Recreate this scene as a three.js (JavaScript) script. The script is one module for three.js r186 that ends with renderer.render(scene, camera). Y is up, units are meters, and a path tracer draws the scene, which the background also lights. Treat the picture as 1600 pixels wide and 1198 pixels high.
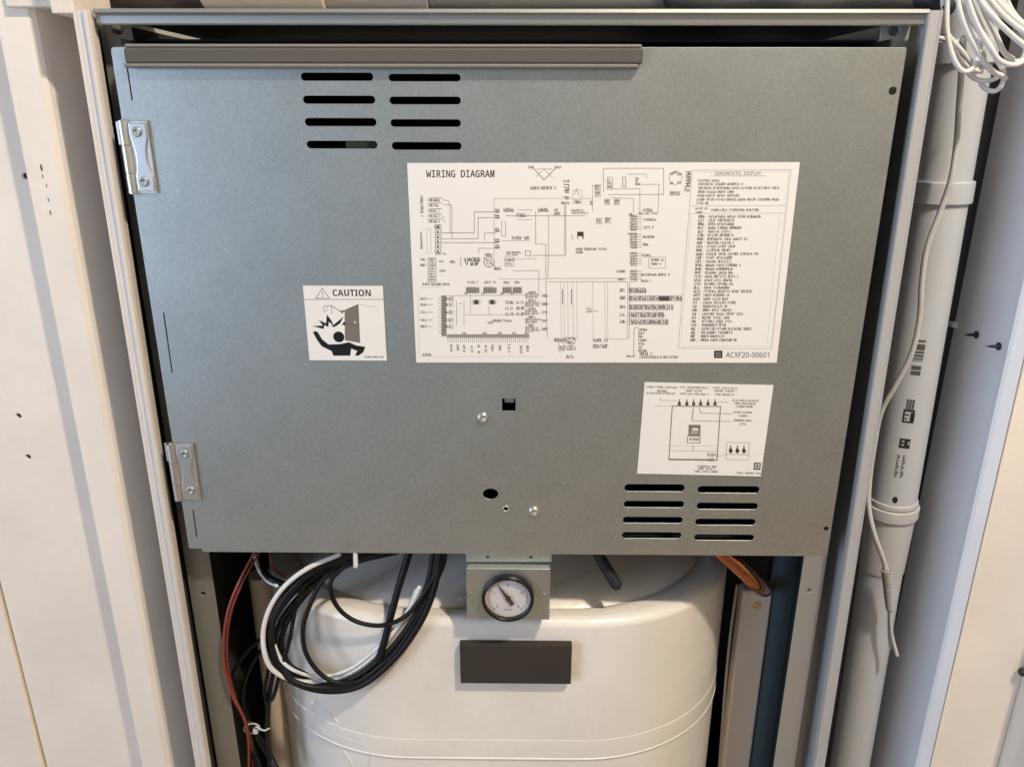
import * as THREE from 'three';
import { RoundedBoxGeometry } from 'three/addons/geometries/RoundedBoxGeometry.js';
import { mergeGeometries } from 'three/addons/utils/BufferGeometryUtils.js';
import { RectAreaLightUniformsLib } from 'three/addons/lights/RectAreaLightUniformsLib.js';
RectAreaLightUniformsLib.init();

// ───────── camera, light, exposure ─────────
const scene = new THREE.Scene();
scene.background = new THREE.Color().setRGB(0, 0, 0);
const FL = 1200, IW = 1600, IH = 1198;                    // focal length and frame of the photograph in its own pixels
const PIT = 19.2322 * Math.PI / 180, YAW = -0.5606 * Math.PI / 180, ROL = 0.098 * Math.PI / 180;
const EYE = new THREE.Vector3(0, 1.5, 0.6);
const FWD = new THREE.Vector3(Math.sin(YAW) * Math.cos(PIT), -Math.sin(PIT), -Math.cos(YAW) * Math.cos(PIT));
const RT0 = new THREE.Vector3(Math.cos(YAW), 0, Math.sin(YAW)), UP0 = RT0.clone().cross(FWD);
const RT = RT0.clone().multiplyScalar(Math.cos(ROL)).addScaledVector(UP0, Math.sin(ROL));
const UPV = UP0.clone().multiplyScalar(Math.cos(ROL)).addScaledVector(RT0, -Math.sin(ROL));
const camera = new THREE.PerspectiveCamera(2 * Math.atan(IH / 2 / FL) * 180 / Math.PI, IW / IH, 0.01, 30);
camera.position.copy(EYE); camera.up.copy(UPV); camera.lookAt(EYE.clone().add(FWD));
const renderer = new THREE.WebGLRenderer({ antialias: true });
renderer.toneMapping = THREE.LinearToneMapping;
renderer.toneMappingExposure = 1.0;
renderer.shadowMap.enabled = true;
const LAMP_POS = [0.62, 2.70, 0.85], LAMP_POWER = 8.4, LAMP_RGB = [1, 0.875, 0.71];
const WIN = { x: -1.72, y: 1.45, z: 1.3, w: 0.9, h: 1.4, power: 7.0, rgb: [0.58, 0.73, 1.0] };
{
  const lamp = new THREE.PointLight(new THREE.Color().setRGB(...LAMP_RGB), LAMP_POWER, 0, 2);
  lamp.position.set(...LAMP_POS); lamp.castShadow = true; lamp.shadow.radius = 2; lamp.name = 'lamp_light'; scene.add(lamp);
  const day = new THREE.RectAreaLight(new THREE.Color().setRGB(...WIN.rgb), WIN.power, WIN.w, WIN.h);
  day.position.set(WIN.x + 0.02, WIN.y, WIN.z); day.lookAt(0, WIN.y, WIN.z); day.name = 'window_light'; scene.add(day);
}

// ───────── helpers ─────────
let SEED = 7; const rnd = () => { SEED = (SEED * 1664525 + 1013904223) % 4294967296; return SEED / 4294967296; };
const at = (px, py, z) => {                               // the point of the plane at depth z measured at a pixel of the photograph
  const r = FWD.clone().multiplyScalar(FL).addScaledVector(RT, px - IW / 2).addScaledVector(UPV, IH / 2 - py);
  return EYE.clone().addScaledVector(r, (z - EYE.z) / r.z);
};
const used = {};
const numbered = (n) => { const k = used[n] = (used[n] ?? -1) + 1; return k ? n + '_' + String(k).padStart(3, '0') : n; };
function thing(name, label, category, group, kind) {
  const o = new THREE.Group(); o.name = numbered(name); scene.add(o);
  if (label) o.userData.label = label; if (category) o.userData.category = category;
  if (group) o.userData.group = group; if (kind) o.userData.kind = kind;
  return o;
}
function part(name, geo, mat, parent, label) {
  const m = new THREE.Mesh(Array.isArray(geo) ? (geo.length > 1 ? mergeGeometries(geo.map((g) => g.index ? g.toNonIndexed() : g)) : geo[0]) : geo, mat);
  m.name = name; m.castShadow = m.receiveShadow = true; parent.add(m);
  if (label) m.userData.label = label;
  return m;
}
const solo = (name, geo, mat, label, category, group) => {
  const m = part(numbered(name), geo, mat, scene); m.userData.label = label; m.userData.category = category; if (group) m.userData.group = group; return m;
};
const box = (x0, x1, y0, y1, z0, z1, r = 0.001) => {
  const g = new RoundedBoxGeometry(x1 - x0, y1 - y0, z1 - z0, 2, Math.min(r, (x1 - x0) / 2.01, (y1 - y0) / 2.01, (z1 - z0) / 2.01));
  g.translate((x0 + x1) / 2, (y0 + y1) / 2, (z0 + z1) / 2); return g;
};
const shapeOf = (pts) => { const s = new THREE.Shape(); pts.forEach((p, i) => i ? s.lineTo(p[0], p[1]) : s.moveTo(p[0], p[1])); s.closePath(); return s; };
// a profile in (x, z) drawn out along y
function upright(pts, y0, y1, bev = 0) {
  const g = new THREE.ExtrudeGeometry(shapeOf(pts.map(([x, z]) => [x, -z])), { depth: y1 - y0, bevelEnabled: false, curveSegments: 12 });
  g.rotateX(-Math.PI / 2); g.translate(0, y0, 0); return g;
}
// front plate with rounded edges, front face at z
function plate(shape, z, t, bev = 0.0006) {
  const g = new THREE.ExtrudeGeometry(shape, { depth: t - 2 * bev, bevelEnabled: bev > 0, bevelThickness: bev, bevelSize: bev, bevelOffset: -bev, bevelSegments: 3, curveSegments: 10 });
  g.translate(0, 0, z - t + bev); return g;
}
const curve = (pts, closed = false, tension = 0.5) => new THREE.CatmullRomCurve3(pts.map((p) => p.isVector3 ? p : at(...p)), closed, 'centripetal', tension);
const tube = (pts, r, seg = 0, rad = 10) => {
  const c = curve(pts); const g = new THREE.TubeGeometry(c, seg || Math.max(24, pts.length * 10), r, rad, false);
  const ends = [c.getPoint(0), c.getPoint(1)].map((p) => { const s = new THREE.SphereGeometry(r, 10, 6); s.translate(p.x, p.y, p.z); return s; });
  return mergeGeometries([g, ...ends].map((k) => k.toNonIndexed()));
};
const lathe = (pts, seg = 40) => new THREE.LatheGeometry(pts.map((p) => new THREE.Vector2(p[0], p[1])), seg);
const cylZ = (x, y, z0, z1, r, seg = 20) => { const g = new THREE.CylinderGeometry(r, r, z1 - z0, seg); g.rotateX(Math.PI / 2); g.translate(x, y, (z0 + z1) / 2); return g; };
const lean = (g, x0, x1, y0, y1) => {                     // rotate an upright so that it runs from x0 at y0 to x1 at y1
  g.translate(-x0, -y0, 0); g.rotateZ(-Math.atan2(x1 - x0, y1 - y0)); g.translate(x0, y0, 0); return g;
};
const capsulePath = (x0, x1, y, r) => { const p = new THREE.Path(); p.moveTo(x0 + r, y - r); p.lineTo(x1 - r, y - r); p.absarc(x1 - r, y, r, -Math.PI / 2, Math.PI / 2, false); p.lineTo(x0 + r, y + r); p.absarc(x0 + r, y, r, Math.PI / 2, Math.PI * 1.5, false); return p; };
const circlePath = (x, y, r) => { const p = new THREE.Path(); p.absarc(x, y, r, 0, Math.PI * 2, false); return p; };
const polyPath = (pts) => { const p = new THREE.Path(); pts.forEach((q, i) => i ? p.lineTo(q.x, q.y) : p.moveTo(q.x, q.y)); p.closePath(); return p; };

// ───────── textures and materials ─────────
function noiseField(n, cells, seed) {                     // tileable value noise
  let s = seed; const r = () => { s = (s * 1664525 + 1013904223) % 4294967296; return s / 4294967296; };
  const g = Array.from({ length: cells * cells }, r), out = new Float32Array(n * n);
  for (let y = 0; y < n; y++) for (let x = 0; x < n; x++) {
    const u = x / n * cells, v = y / n * cells, i = Math.floor(u), j = Math.floor(v), a = u - i, b = v - j, c = a * a * (3 - 2 * a), d = b * b * (3 - 2 * b);
    const q = (p, k) => g[(k % cells) * cells + (p % cells)];
    out[y * n + x] = (q(i, j) * (1 - c) + q(i + 1, j) * c) * (1 - d) + (q(i, j + 1) * (1 - c) + q(i + 1, j + 1) * c) * d;
  }
  return out;
}
function dataTex(n, fn, size, srgb = true) {
  const d = new Uint8Array(n * n * 4);
  for (let i = 0; i < n * n; i++) { const c = fn(i); for (let k = 0; k < 3; k++) d[i * 4 + k] = Math.max(0, Math.min(255, Math.round(c[k] * 255))); d[i * 4 + 3] = 255; }
  const t = new THREE.DataTexture(d, n, n); t.wrapS = t.wrapT = THREE.RepeatWrapping; t.magFilter = THREE.LinearFilter; t.minFilter = THREE.LinearMipmapLinearFilter; t.generateMipmaps = true;
  if (srgb) t.colorSpace = THREE.SRGBColorSpace; t.repeat.set(1 / size, 1 / size); t.needsUpdate = true; return t;
}
const NN = 512, nA = noiseField(NN, 256, 11), nB = noiseField(NN, 64, 23), nC = noiseField(NN, 12, 31), nD = noiseField(NN, 128, 5), nE = noiseField(NN, 5, 77);
// spangle of hot dip galvanised sheet: small crystal cells, each of its own tone
const spangle = (() => {
  const n = NN, cells = 96, out = new Float32Array(n * n), px = [], tone = []; let s = 99; const r = () => { s = (s * 1664525 + 1013904223) % 4294967296; return s / 4294967296; };
  for (let i = 0; i < cells * cells; i++) { px.push([r(), r()]); tone.push(r()); }
  for (let y = 0; y < n; y++) for (let x = 0; x < n; x++) {
    const u = x / n * cells, v = y / n * cells, i = Math.floor(u), j = Math.floor(v); let best = 9, t = 0;
    for (let b = -1; b <= 1; b++) for (let a = -1; a <= 1; a++) { const k = ((j + b + cells) % cells) * cells + (i + a + cells) % cells, dx = i + a + px[k][0] - u, dy = j + b + px[k][1] - v, e = dx * dx + dy * dy; if (e < best) { best = e; t = tone[k]; } }
    out[y * n + x] = t;
  }
  return out;
})();
const zincMap = dataTex(NN, (i) => { const v = 0.735 + (spangle[i] - 0.5) * 0.04 + (nA[i] - 0.5) * 0.045 + (nC[i] - 0.5) * 0.012 + (nE[i] - 0.5) * 0.012; return [v * 0.975, v, v * 0.99]; }, 0.15);
const zincRough = dataTex(NN, (i) => { const v = 0.40 + (spangle[i] - 0.5) * 0.04 + (nA[i] - 0.5) * 0.03 + (nC[i] - 0.5) * 0.02 + (nE[i] - 0.5) * 0.03; return [v, v, v]; }, 0.23, false);
const paintBump = dataTex(NN, (i) => { const v = nA[i] * 0.4 + nB[i] * 0.6; return [v, v, v]; }, 0.12, false);
const paintMap = (base, amp) => dataTex(NN, (i) => { const v = 1 + (nC[i] - 0.5) * amp + (nE[i] - 0.5) * amp + (nB[i] - 0.5) * amp * 0.4; return base.map((c) => c * v); }, 0.5);
const std = (rgb, roughness = 0.6, metalness = 0, extra = {}) => new THREE.MeshStandardMaterial({ color: new THREE.Color().setRGB(...rgb), roughness, metalness, ...extra });
const M = {
  zinc: new THREE.MeshStandardMaterial({ map: zincMap, roughnessMap: zincRough, roughness: 1, metalness: 0.85 }),
  zincPlain: std([0.40, 0.41, 0.40], 0.45, 0.8),
  bright: std([0.82, 0.81, 0.79], 0.33, 1),
  dark: std([0.02, 0.02, 0.022], 0.7),
  black: std([0.006, 0.006, 0.006], 0.9),
  frame: new THREE.MeshStandardMaterial({ map: paintMap([0.86, 0.84, 0.82], 0.03), roughness: 0.42, metalness: 0 }),
  board: new THREE.MeshStandardMaterial({ map: paintMap([0.90, 0.87, 0.83], 0.03), bumpMap: paintBump, bumpScale: 0.0001, roughness: 0.55 }),
  cream: new THREE.MeshStandardMaterial({ map: paintMap([0.93, 0.885, 0.83], 0.03), bumpMap: paintBump, bumpScale: 0.0001, roughness: 0.55 }),
  room: std([0.32, 0.32, 0.31], 0.9),
  roomFloor: std([0.44, 0.31, 0.18], 0.6),
  foam: new THREE.MeshStandardMaterial({ map: dataTex(NN, (i) => { const v = 0.335 + (nA[i] - 0.5) * 0.09 + (nB[i] - 0.5) * 0.05; return [v * 1.04, v * 0.985, v * 0.92]; }, 0.06), roughness: 0.9 }),
  foamPale: std([0.22, 0.205, 0.18], 0.85),
  tank: new THREE.MeshStandardMaterial({ map: paintMap([0.925, 0.90, 0.86], 0.03), bumpMap: dataTex(NN, (i) => { const v = nC[i] * 0.7 + nB[i] * 0.3; return [v, v, v]; }, 0.3, false), bumpScale: 0.0005, roughness: 0.3 }),
  tape: std([0.80, 0.77, 0.72], 0.3),
  blackCable: new THREE.MeshPhysicalMaterial({ color: new THREE.Color().setRGB(0.006, 0.006, 0.007), roughness: 0.45, specularIntensity: 0.55 }),
  rubber: std([0.010, 0.010, 0.012], 0.7),
  whiteCable: std([0.72, 0.71, 0.70], 0.4),
  red: std([0.24, 0.05, 0.035], 0.4),
  redBrown: std([0.20, 0.035, 0.022], 0.45),
  tie: std([0.65, 0.65, 0.62], 0.35),
  copper: std([0.42, 0.17, 0.085], 0.14, 1),
  pvc: std([0.55, 0.575, 0.62], 0.3),
  pvcWarm: std([0.54, 0.545, 0.555], 0.35),
  duct: std([0.60, 0.51, 0.40], 0.55),
  orange: std([0.62, 0.36, 0.12], 0.6),
  blueFoam: std([0.024, 0.046, 0.056], 0.7),
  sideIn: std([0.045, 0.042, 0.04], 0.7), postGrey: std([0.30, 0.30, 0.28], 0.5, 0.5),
  greyCable: std([0.55, 0.55, 0.56], 0.45),
  pcb: std([0.03, 0.045, 0.02], 0.5),
};

// ───────── writing on the stickers ─────────
function sticker(corners, z, ppm, draw) {                 // corners: TL, TR, BR, BL measured on the photograph
  const [a, b, c, d] = corners.map((p) => at(p[0], p[1], z));
  const w = (a.distanceTo(b) + d.distanceTo(c)) / 2, h = (a.distanceTo(d) + b.distanceTo(c)) / 2;
  const rot = Math.atan2((b.y - a.y) + (c.y - d.y), (b.x - a.x) + (c.x - d.x));
  const cx = (a.x + b.x + c.x + d.x) / 4, cy = (a.y + b.y + c.y + d.y) / 4;
  const cv = document.createElement('canvas'); cv.width = Math.round(w * ppm); cv.height = Math.round(h * ppm);
  const g = cv.getContext('2d');
  const P = (px, py) => { const q = at(px, py, z), dx = q.x - cx, dy = q.y - cy; return [((dx * Math.cos(rot) + dy * Math.sin(rot)) + w / 2) * ppm, (h / 2 - (-dx * Math.sin(rot) + dy * Math.cos(rot))) * ppm]; };
  const k = {
    g, P, ink: '#1a1817',
    fill(col) { g.fillStyle = col; g.fillRect(0, 0, cv.width, cv.height); },
    line(pts, lw = 1.6, col = '#4a4642', close = false) { g.strokeStyle = col; g.lineWidth = lw; g.beginPath(); pts.forEach((p, i) => { const q = P(...p); i ? g.lineTo(...q) : g.moveTo(...q); }); if (close) g.closePath(); g.stroke(); },
    poly(pts, col) { g.fillStyle = col; g.beginPath(); pts.forEach((p, i) => { const q = P(...p); i ? g.lineTo(...q) : g.moveTo(...q); }); g.closePath(); g.fill(); },
    rect(x0, y0, x1, y1, col, lw) { const pts = [[x0, y0], [x1, y0], [x1, y1], [x0, y1]]; lw ? k.line(pts, lw, col, true) : k.poly(pts, col); },
    circ(x, y, r, col, lw) { const q = P(x, y), e = P(x + r, y); g.beginPath(); g.arc(q[0], q[1], Math.hypot(e[0] - q[0], e[1] - q[1]), 0, 7); if (lw) { g.strokeStyle = col; g.lineWidth = lw; g.stroke(); } else { g.fillStyle = col; g.fill(); } },
    text(s, x0, x1, y0, y1, font, col = k.ink) {           // s fitted to a box on the photograph
      const p = P(x0, y1), q = P(x1, y0), H = p[1] - q[1], W = q[0] - p[0]; g.save(); g.translate(p[0], p[1]); g.font = font.replace('#', Math.round(H * 1.36) + 'px'); g.fillStyle = col; const m = g.measureText(s).width; g.scale(W / m, 1); g.fillText(s, 0, 0); g.restore();
    },
    small(x0, y0, x1, y1, col = '#38342f', dens = 0.8) {   // a line of print too small to read
      if (y1 - y0 > 6.5) { const n = Math.round((y1 - y0) / 4.6), st = (y1 - y0) / n; for (let i = 0; i < n; i++) k.small(x0, y0 + i * st, x1 - rnd() * (x1 - x0) * 0.3, y0 + (i + 0.78) * st, col); return; }
      const p = P(x0, y0), q = P(x1, y1), H = q[1] - p[1], cw = H * 0.55; g.save(); g.fillStyle = col; g.strokeStyle = col; g.globalAlpha = 0.8; g.lineWidth = Math.max(1.4, H * 0.17); let gap = 0;
      for (let x = p[0]; x < q[0] - cw * 0.5; x += cw) { if (--gap < -5 && rnd() < 0.3) { gap = 0; continue; } const a = x + cw * 0.1, b = x + cw * 0.72, m = rnd(); g.beginPath(); g.moveTo(a, p[1]); g.lineTo(a, p[1] + H); if (m < 0.6) { g.moveTo(b, p[1] + (m < 0.3 ? 0 : H * 0.4)); g.lineTo(b, p[1] + H); } const t = p[1] + H * (0.08 + 0.42 * Math.floor(rnd() * 3)); g.moveTo(a, t); g.lineTo(b, t); g.stroke(); }
      g.restore();
    },
    smallV(x0, y0, x1, y1, col = '#38342f') {
      const p = P(x0, y0), q = P(x1, y1), W = q[0] - p[0], ch = W * 0.55; g.save(); g.strokeStyle = col; g.globalAlpha = 0.8; g.lineWidth = Math.max(1.4, W * 0.17);
      for (let y = p[1]; y < q[1] - ch * 0.5; y += ch) { if (rnd() < 0.12) continue; const a = y + ch * 0.1, b = y + ch * 0.72, m = rnd(); g.beginPath(); g.moveTo(p[0], a); g.lineTo(q[0], a); if (m < 0.6) { g.moveTo(p[0] + W * 0.3, b); g.lineTo(q[0], b); } const t = p[0] + W * (0.08 + 0.42 * Math.floor(rnd() * 3)); g.moveTo(t, a); g.lineTo(t, b); g.stroke(); }
      g.restore();
    },
  };
  draw(k);
  const t = new THREE.CanvasTexture(cv); t.colorSpace = THREE.SRGBColorSpace; t.anisotropy = 8;
  const geo = new THREE.BoxGeometry(w, h, 0.0004); geo.rotateZ(rot); geo.translate(cx, cy, z - 0.0002);
  return { geo, mat: new THREE.MeshStandardMaterial({ map: t, roughness: 0.42 }) };
}
const PAPER = '#ebe8e3', GL = '#57524c';
const wiring = sticker([[636, 255], [1250, 253], [1214, 567], [650, 566]], 0.0008, 5200, (k) => {
  k.fill(PAPER); const L = k.line, S = k.small, V = k.smallV, R = k.rect;
  k.text('WIRING DIAGRAM', 666, 773, 266, 277, 'bold # monospace');
  // symbol at the top
  L([[833, 262], [850, 281], [869, 262]], 2.2, '#3a3632'); L([[838, 264], [863, 264]], 1.4, GL); L([[838, 276], [850, 264], [864, 278]], 1.2, GL); S(826, 259, 834, 263); S(867, 259, 877, 263); S(829, 291, 870, 296);
  // terminals at the left
  V(656, 306, 662, 340); for (const y of [310, 318, 327, 335, 343]) { L([[670, y], [690, y - 1]], 2.2, '#4a4642'); S(672, y + 1, 688, y + 5); k.circ(671, y + 2, 2.2, '#4a4642', 1.6); }
  L([[690, 312], [701, 314], [703, 322], [703, 364]], 1.6, GL); L([[692, 319], [706, 321], [706, 372]], 1.6, GL); L([[690, 336], [695, 348]], 1.6, GL);
  for (let i = 0; i < 6; i++) { R(680, 352 + i * 7.5, 689, 357 + i * 7.5, '#3a3632', 1.8); k.circ(684, 355 + i * 7.5, 1.6, '#3a3632'); }
  S(679, 351, 690, 357, '#222'); R(667, 357, 673, 395, '#8a847c', 1.2); V(656, 363, 660, 390); S(680, 395, 696, 398);
  for (const [a, b, c] of [[364, 741, 331], [373, 747, 340]]) L([[690, a], [b, a], [b, c], [772, c]], 1.9, GL);
  L([[690, 379], [778, 379]], 1.9, GL); L([[775, 364], [757, 364], [757, 375]], 1.7, GL); L([[748, 396], [748, 388], [776, 388]], 1.6, GL);
  for (const y of [331, 340, 361, 378, 387]) { L([[773, y], [781, y]], 3, '#33302c'); k.circ(777, y - 1, 2.2, '#33302c', 1.6); S(772, y - 5, 781, y - 2); }
  L([[772, 402], [772, 310], [925, 310]], 1.5, '#8a847c'); L([[784, 345], [784, 369], [790, 369], [790, 345]], 1.5, GL);
  S(787, 325, 802, 331, '#3a3632'); S(841, 325, 856, 331, '#3a3632'); S(807, 333, 828, 339); S(866, 326, 876, 337); S(893, 327, 918, 335);
  L([[808, 328], [832, 328]], 1.3, GL); L([[790, 337], [915, 337]], 1.6, GL); L([[808, 343], [832, 343]], 1.3, GL);
  L([[837, 330], [837, 381], [853, 382], [853, 440], [855, 528]], 1.7, GL); L([[857, 338], [857, 400], [856, 436]], 1.5, GL); L([[884, 320], [884, 399], [832, 399]], 1.9, GL); L([[882, 320], [882, 395]], 1.2, GL);
  S(800, 369, 828, 374); L([[784, 376], [828, 376]], 1.2, GL); S(791, 393, 818, 400); R(821, 392, 829, 400, '#4a4642', 1.8); L([[787, 406], [838, 404]], 1.2, GL);
  L([[720, 402], [720, 416]], 2); L([[725, 404], [729, 414], [733, 404], [737, 414], [741, 404], [745, 414], [750, 404]], 2.6, '#33302c'); S(727, 402, 751, 408); S(735, 409, 749, 415);
  k.circ(764, 409, 8, '#3a3632', 2.6); k.circ(764, 409, 4, '#3a3632', 2.2); L([[755, 402], [774, 416]], 1.8); S(758, 396, 770, 400, '#222'); S(772, 417, 784, 422, '#333'); R(789, 402, 803, 416, '#6b655e', 1.8); S(791, 404, 801, 408); S(791, 410, 800, 414);
  S(703, 407, 711, 411, '#222'); S(657, 404, 665, 407, '#222'); S(657, 412, 665, 416, '#222'); S(686, 407, 693, 410); S(687, 421, 696, 425);
  R(669, 403, 681, 440, '#4a4642', 2); for (let i = 0; i < 8; i++) { S(671, 404.5 + i * 4.4, 680, 407.5 + i * 4.4, '#33302c'); } S(660, 442, 702, 446, '#33302c');
  // the control board
  L([[800, 423], [842, 423], [842, 458]], 1.4, GL); L([[778, 436], [853, 436]], 1.2, GL); L([[655, 450], [690, 448]], 1, '#9a948c');
  R(690, 462, 697, 525, '#8d8780'); R(690, 462, 697, 525, '#4a4642', 1.4); for (let i = 0; i < 13; i++) L([[685, 465 + i * 4.6], [697, 465 + i * 4.6]], 1.6, '#4a4642');
  L([[696, 462], [822, 461]], 1.3, GL); R(698, 523, 827, 528, '#a39d94'); for (let x = 700; x < 826; x += 3.2) L([[x, 523], [x, 535]], 1.3, '#5a554f'); L([[698, 523], [827, 523]], 2, '#4a4642');
  for (const x of [728, 755, 785, 801]) { R(x, 449, x + (x < 760 ? 21 : 14), 458, '#8f8982'); for (let i = 0; i < 5; i++) L([[x + 2 + i * 3, 447], [x + 2 + i * 3, 459]], 1.6, '#55504a'); S(x + 2, 439, x + (x < 760 ? 19 : 12), 443, '#3a3632'); S(x - 3, 457, x + 2, 460, '#3a3632'); }
  for (const x of [744, 769]) { k.circ(x, 472, 4, '#55504a'); R(x - 6, 469, x + 6, 475, '#6b655e', 1.4); S(x - 4, 470, x + 4, 474, '#111'); }
  for (const x of [790, 797, 807, 814]) for (const y of [470, 479, 488]) S(x, y, x + 5, y + 5, '#3a3632');
  L([[713, 470], [713, 508]], 1.6, GL); L([[725, 470], [725, 510]], 1.3, GL); L([[718, 475], [722, 474]], 2); L([[726, 492], [815, 492]], 1.6, '#8a847c'); L([[735, 460], [735, 490]], 1.2, GL); L([[764, 478], [764, 492]], 1.2, GL);
  S(762, 502, 770, 506, '#3a3632'); S(770, 499, 802, 503, '#3a3632'); for (const x of [722, 754, 778, 800, 820]) S(x, 519, x + 7, 522, '#333');
  for (const y of [468, 477, 489, 501, 511]) { S(657, y - 3, 666, y + 1, '#33302c'); L([[667, y - 1], [676, y - 1]], 1.7, '#55504a'); S(695, y - 3, 708, y + 1, '#44403a'); R(702, y - 4, 708, y + 3, '#6b655e', 1.2); }
  for (const x of [703, 713, 723, 735, 746, 757, 767, 779, 793, 812, 822]) V(x, 538 + rnd() * 2, x + 4, 549 + rnd() * 4, '#33302c');
  for (let i = 0; i < 5; i++) { const y = 458 + i * 13; R(822, y, 832, y + 9, '#6b655e', 1.8); S(821, y + 1, 845, y + 8, '#3a3632'); S(847, y + 2, 856, y + 6, '#222'); S(826, y - 3, 838, y, '#333'); }
  L([[653, 455], [655, 557], [850, 557]], 1, '#9a948c'); S(660, 552, 675, 556, '#33302c'); S(885, 555, 897, 560, '#33302c');
  // wires across the middle
  L([[855, 435], [982, 435]], 1.6, GL); L([[855, 440], [982, 440]], 1.6, GL); for (const x of [876, 881, 887, 895, 901, 926, 945, 949]) L([[x, 440], [x + 1, 530]], 1.2, '#8a847c'); for (const x of [879, 893]) L([[x, 452], [x, 476]], 3, '#44403a');
  S(866, 528, 885, 534, '#44403a'); R(873, 535, 881, 549, '#6b655e', 1.4); k.circ(893, 533, 6, '#55504a', 2.2); S(885, 527, 902, 538, '#33302c'); S(874, 540, 902, 548); S(927, 529, 951, 534); S(927, 538, 951, 544); S(916, 481, 928, 489, '#44403a'); L([[928, 486], [935, 486]], 2);
  L([[948, 530], [980, 530], [981, 440]], 1.2, GL);
  k.rect(902, 362, 912, 373, '#3a3632'); R(903, 369, 910, 373, PAPER); L([[893, 366], [895, 374]], 2, '#333'); S(900, 387, 922, 391); S(900, 392, 911, 396); S(922, 387, 948, 391);
  // upper right of the diagram
  S(880, 281, 891, 285); V(881, 288, 889, 311, '#44403a'); S(877, 315, 891, 319, '#333'); R(895, 297, 909, 317, '#8a847c', 1.1); L([[897, 304], [901, 295], [905, 306]], 1.6); S(898, 312, 906, 318, '#333'); S(922, 314, 928, 321, '#333');
  L([[926, 330], [926, 290], [940, 290]], 1.3, GL); L([[943, 300], [943, 263], [1037, 263], [1037, 304], [950, 304]], 1.6, GL); R(949, 277, 957, 296, '#6b655e', 1.5); S(950, 279, 956, 295, '#333'); R(973, 277, 978, 292, '#4a4642', 2); S(993, 277, 1000, 290, '#333'); L([[980, 272], [1010, 272], [1010, 278]], 1.5, GL); L([[956, 295], [1000, 295], [1000, 335]], 1.5, GL); L([[993, 288], [1030, 288], [1028, 334]], 1.5, GL);
  for (const [x, y] of [[949, 315], [964, 315], [934, 293], [934, 303], [936, 345], [950, 344]]) { R(x - 4, y - 4, x + 4, y + 5, '#6b655e', 1.3); S(x - 4, y - 3, x + 5, y + 4, '#222'); }
  L([[990, 310], [990, 332]], 1.3, GL); L([[955, 309], [990, 310]], 1.2, GL); S(1005, 326, 1020, 331); S(998, 332, 1028, 335, '#3a3632');
  k.circ(1056, 278, 10, '#6b655e', 1.6); for (const [x, y] of [[1050, 271], [1062, 272], [1050, 286], [1062, 285], [1056, 269]]) S(x - 3, y - 2, x + 4, y + 2, '#44403a'); S(1047, 299, 1066, 306, '#33302c'); V(1072, 268, 1078, 298);
  // connector column
  for (const [y0, y1] of [[336, 360], [364, 388], [394, 416], [422, 440]]) { R(986, y0, 995, y1, '#77716a', 2); for (let y = y0 + 2; y < y1; y += 4) { L([[983, y], [1003, y]], 1.5, '#55504a'); S(986, y - 1, 994, y + 2, '#33302c'); } }
  for (const [x0, x1, y] of [[1006, 1025, 341], [1006, 1022, 353], [1005, 1022, 368], [1005, 1014, 380], [1004, 1016, 397], [1002, 1047, 427], [1002, 1017, 437], [964, 978, 422], [966, 977, 434], [983, 989, 333], [981, 985, 363]]) S(x0, y, x1, y + 4, '#33302c');
  R(1014, 402, 1040, 419, '#6b655e', 1.4); S(1018, 404, 1038, 408); S(1018, 410, 1034, 414);
  for (const [y, x1] of [[454, 1005], [466, 1066], [480, 1050], [492, 1038], [503, 1042]]) { S(969, y - 3, 978, y + 2, '#222'); for (let x = 983; x < x1; x += 7) { R(x, y - 4, x + 5, y + 4, '#55504a', 1.6); S(x, y - 3, x + 6, y + 3, '#333'); } }
  k.rect(1030, 463, 1046, 470, '#4a4642'); L([[984, 440], [983, 530]], 1.5, GL);
  L([[998, 512], [991, 512], [990, 556]], 2, '#55504a'); for (let i = 0; i < 7; i++) S(998, 513 + i * 5.5, 1011 - (i % 3) * 3, 517 + i * 5.5); S(979, 555, 995, 558, '#33302c'); S(1000, 550, 1020, 555); S(1000, 556, 1060, 560, '#44403a');
  // diagnostic table
  L([[1082, 266], [1236, 265], [1206, 545], [1060, 544], [1082, 266]], 1.5, '#8a847c'); L([[1085, 269], [1116, 269]], 1, '#9a948c'); L([[1190, 269], [1233, 268], [1206, 541], [1065, 541]], 1, '#a8a29a'); k.text('DIAGNOSTIC DISPLAY', 1117, 1190, 267.5, 273.5, '# sans-serif', '#3a3632'); L([[1110, 275], [1196, 275]], 1.2, GL);
  for (const [y, a, b] of [[280, 1091, 1126], [285.5, 1092, 1162], [291.5, 1092, 1220], [297.5, 1091, 1150], [303.5, 1090, 1156], [309.5, 1089, 1218], [315.5, 1089, 1108]]) S(a, y, b, y + 4, '#3a3632');
  L([[1079, 322], [1229, 321]], 1.3, '#8a847c'); S(1087, 324, 1106, 327.5, '#2a2724'); S(1088, 330, 1100, 333, '#2a2724'); S(1111, 326, 1186, 330, '#3a3632'); L([[1077, 333.5], [1227, 333]], 1.2, '#8a847c');
  for (let i = 0; i < 34; i++) { const y = 336 + i * 5.85, sl = (y - 336) / 198; S(1092 - sl * 13, y, 1101 - sl * 14, y + 4.4, '#141210'); const w = [72, 40, 32, 45, 38, 36, 52, 34, 42, 30][i % 10] + rnd() * 12; S(1108 - sl * 13, y, 1108 - sl * 13 + w, y + 4.3, '#2a2724', 0.9); }
  for (const [a, b] of [[1080, 1064], [1104, 1090], [1219, 1199]]) L([[a, 334], [b, 536]], 1, '#a8a29a');
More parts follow.
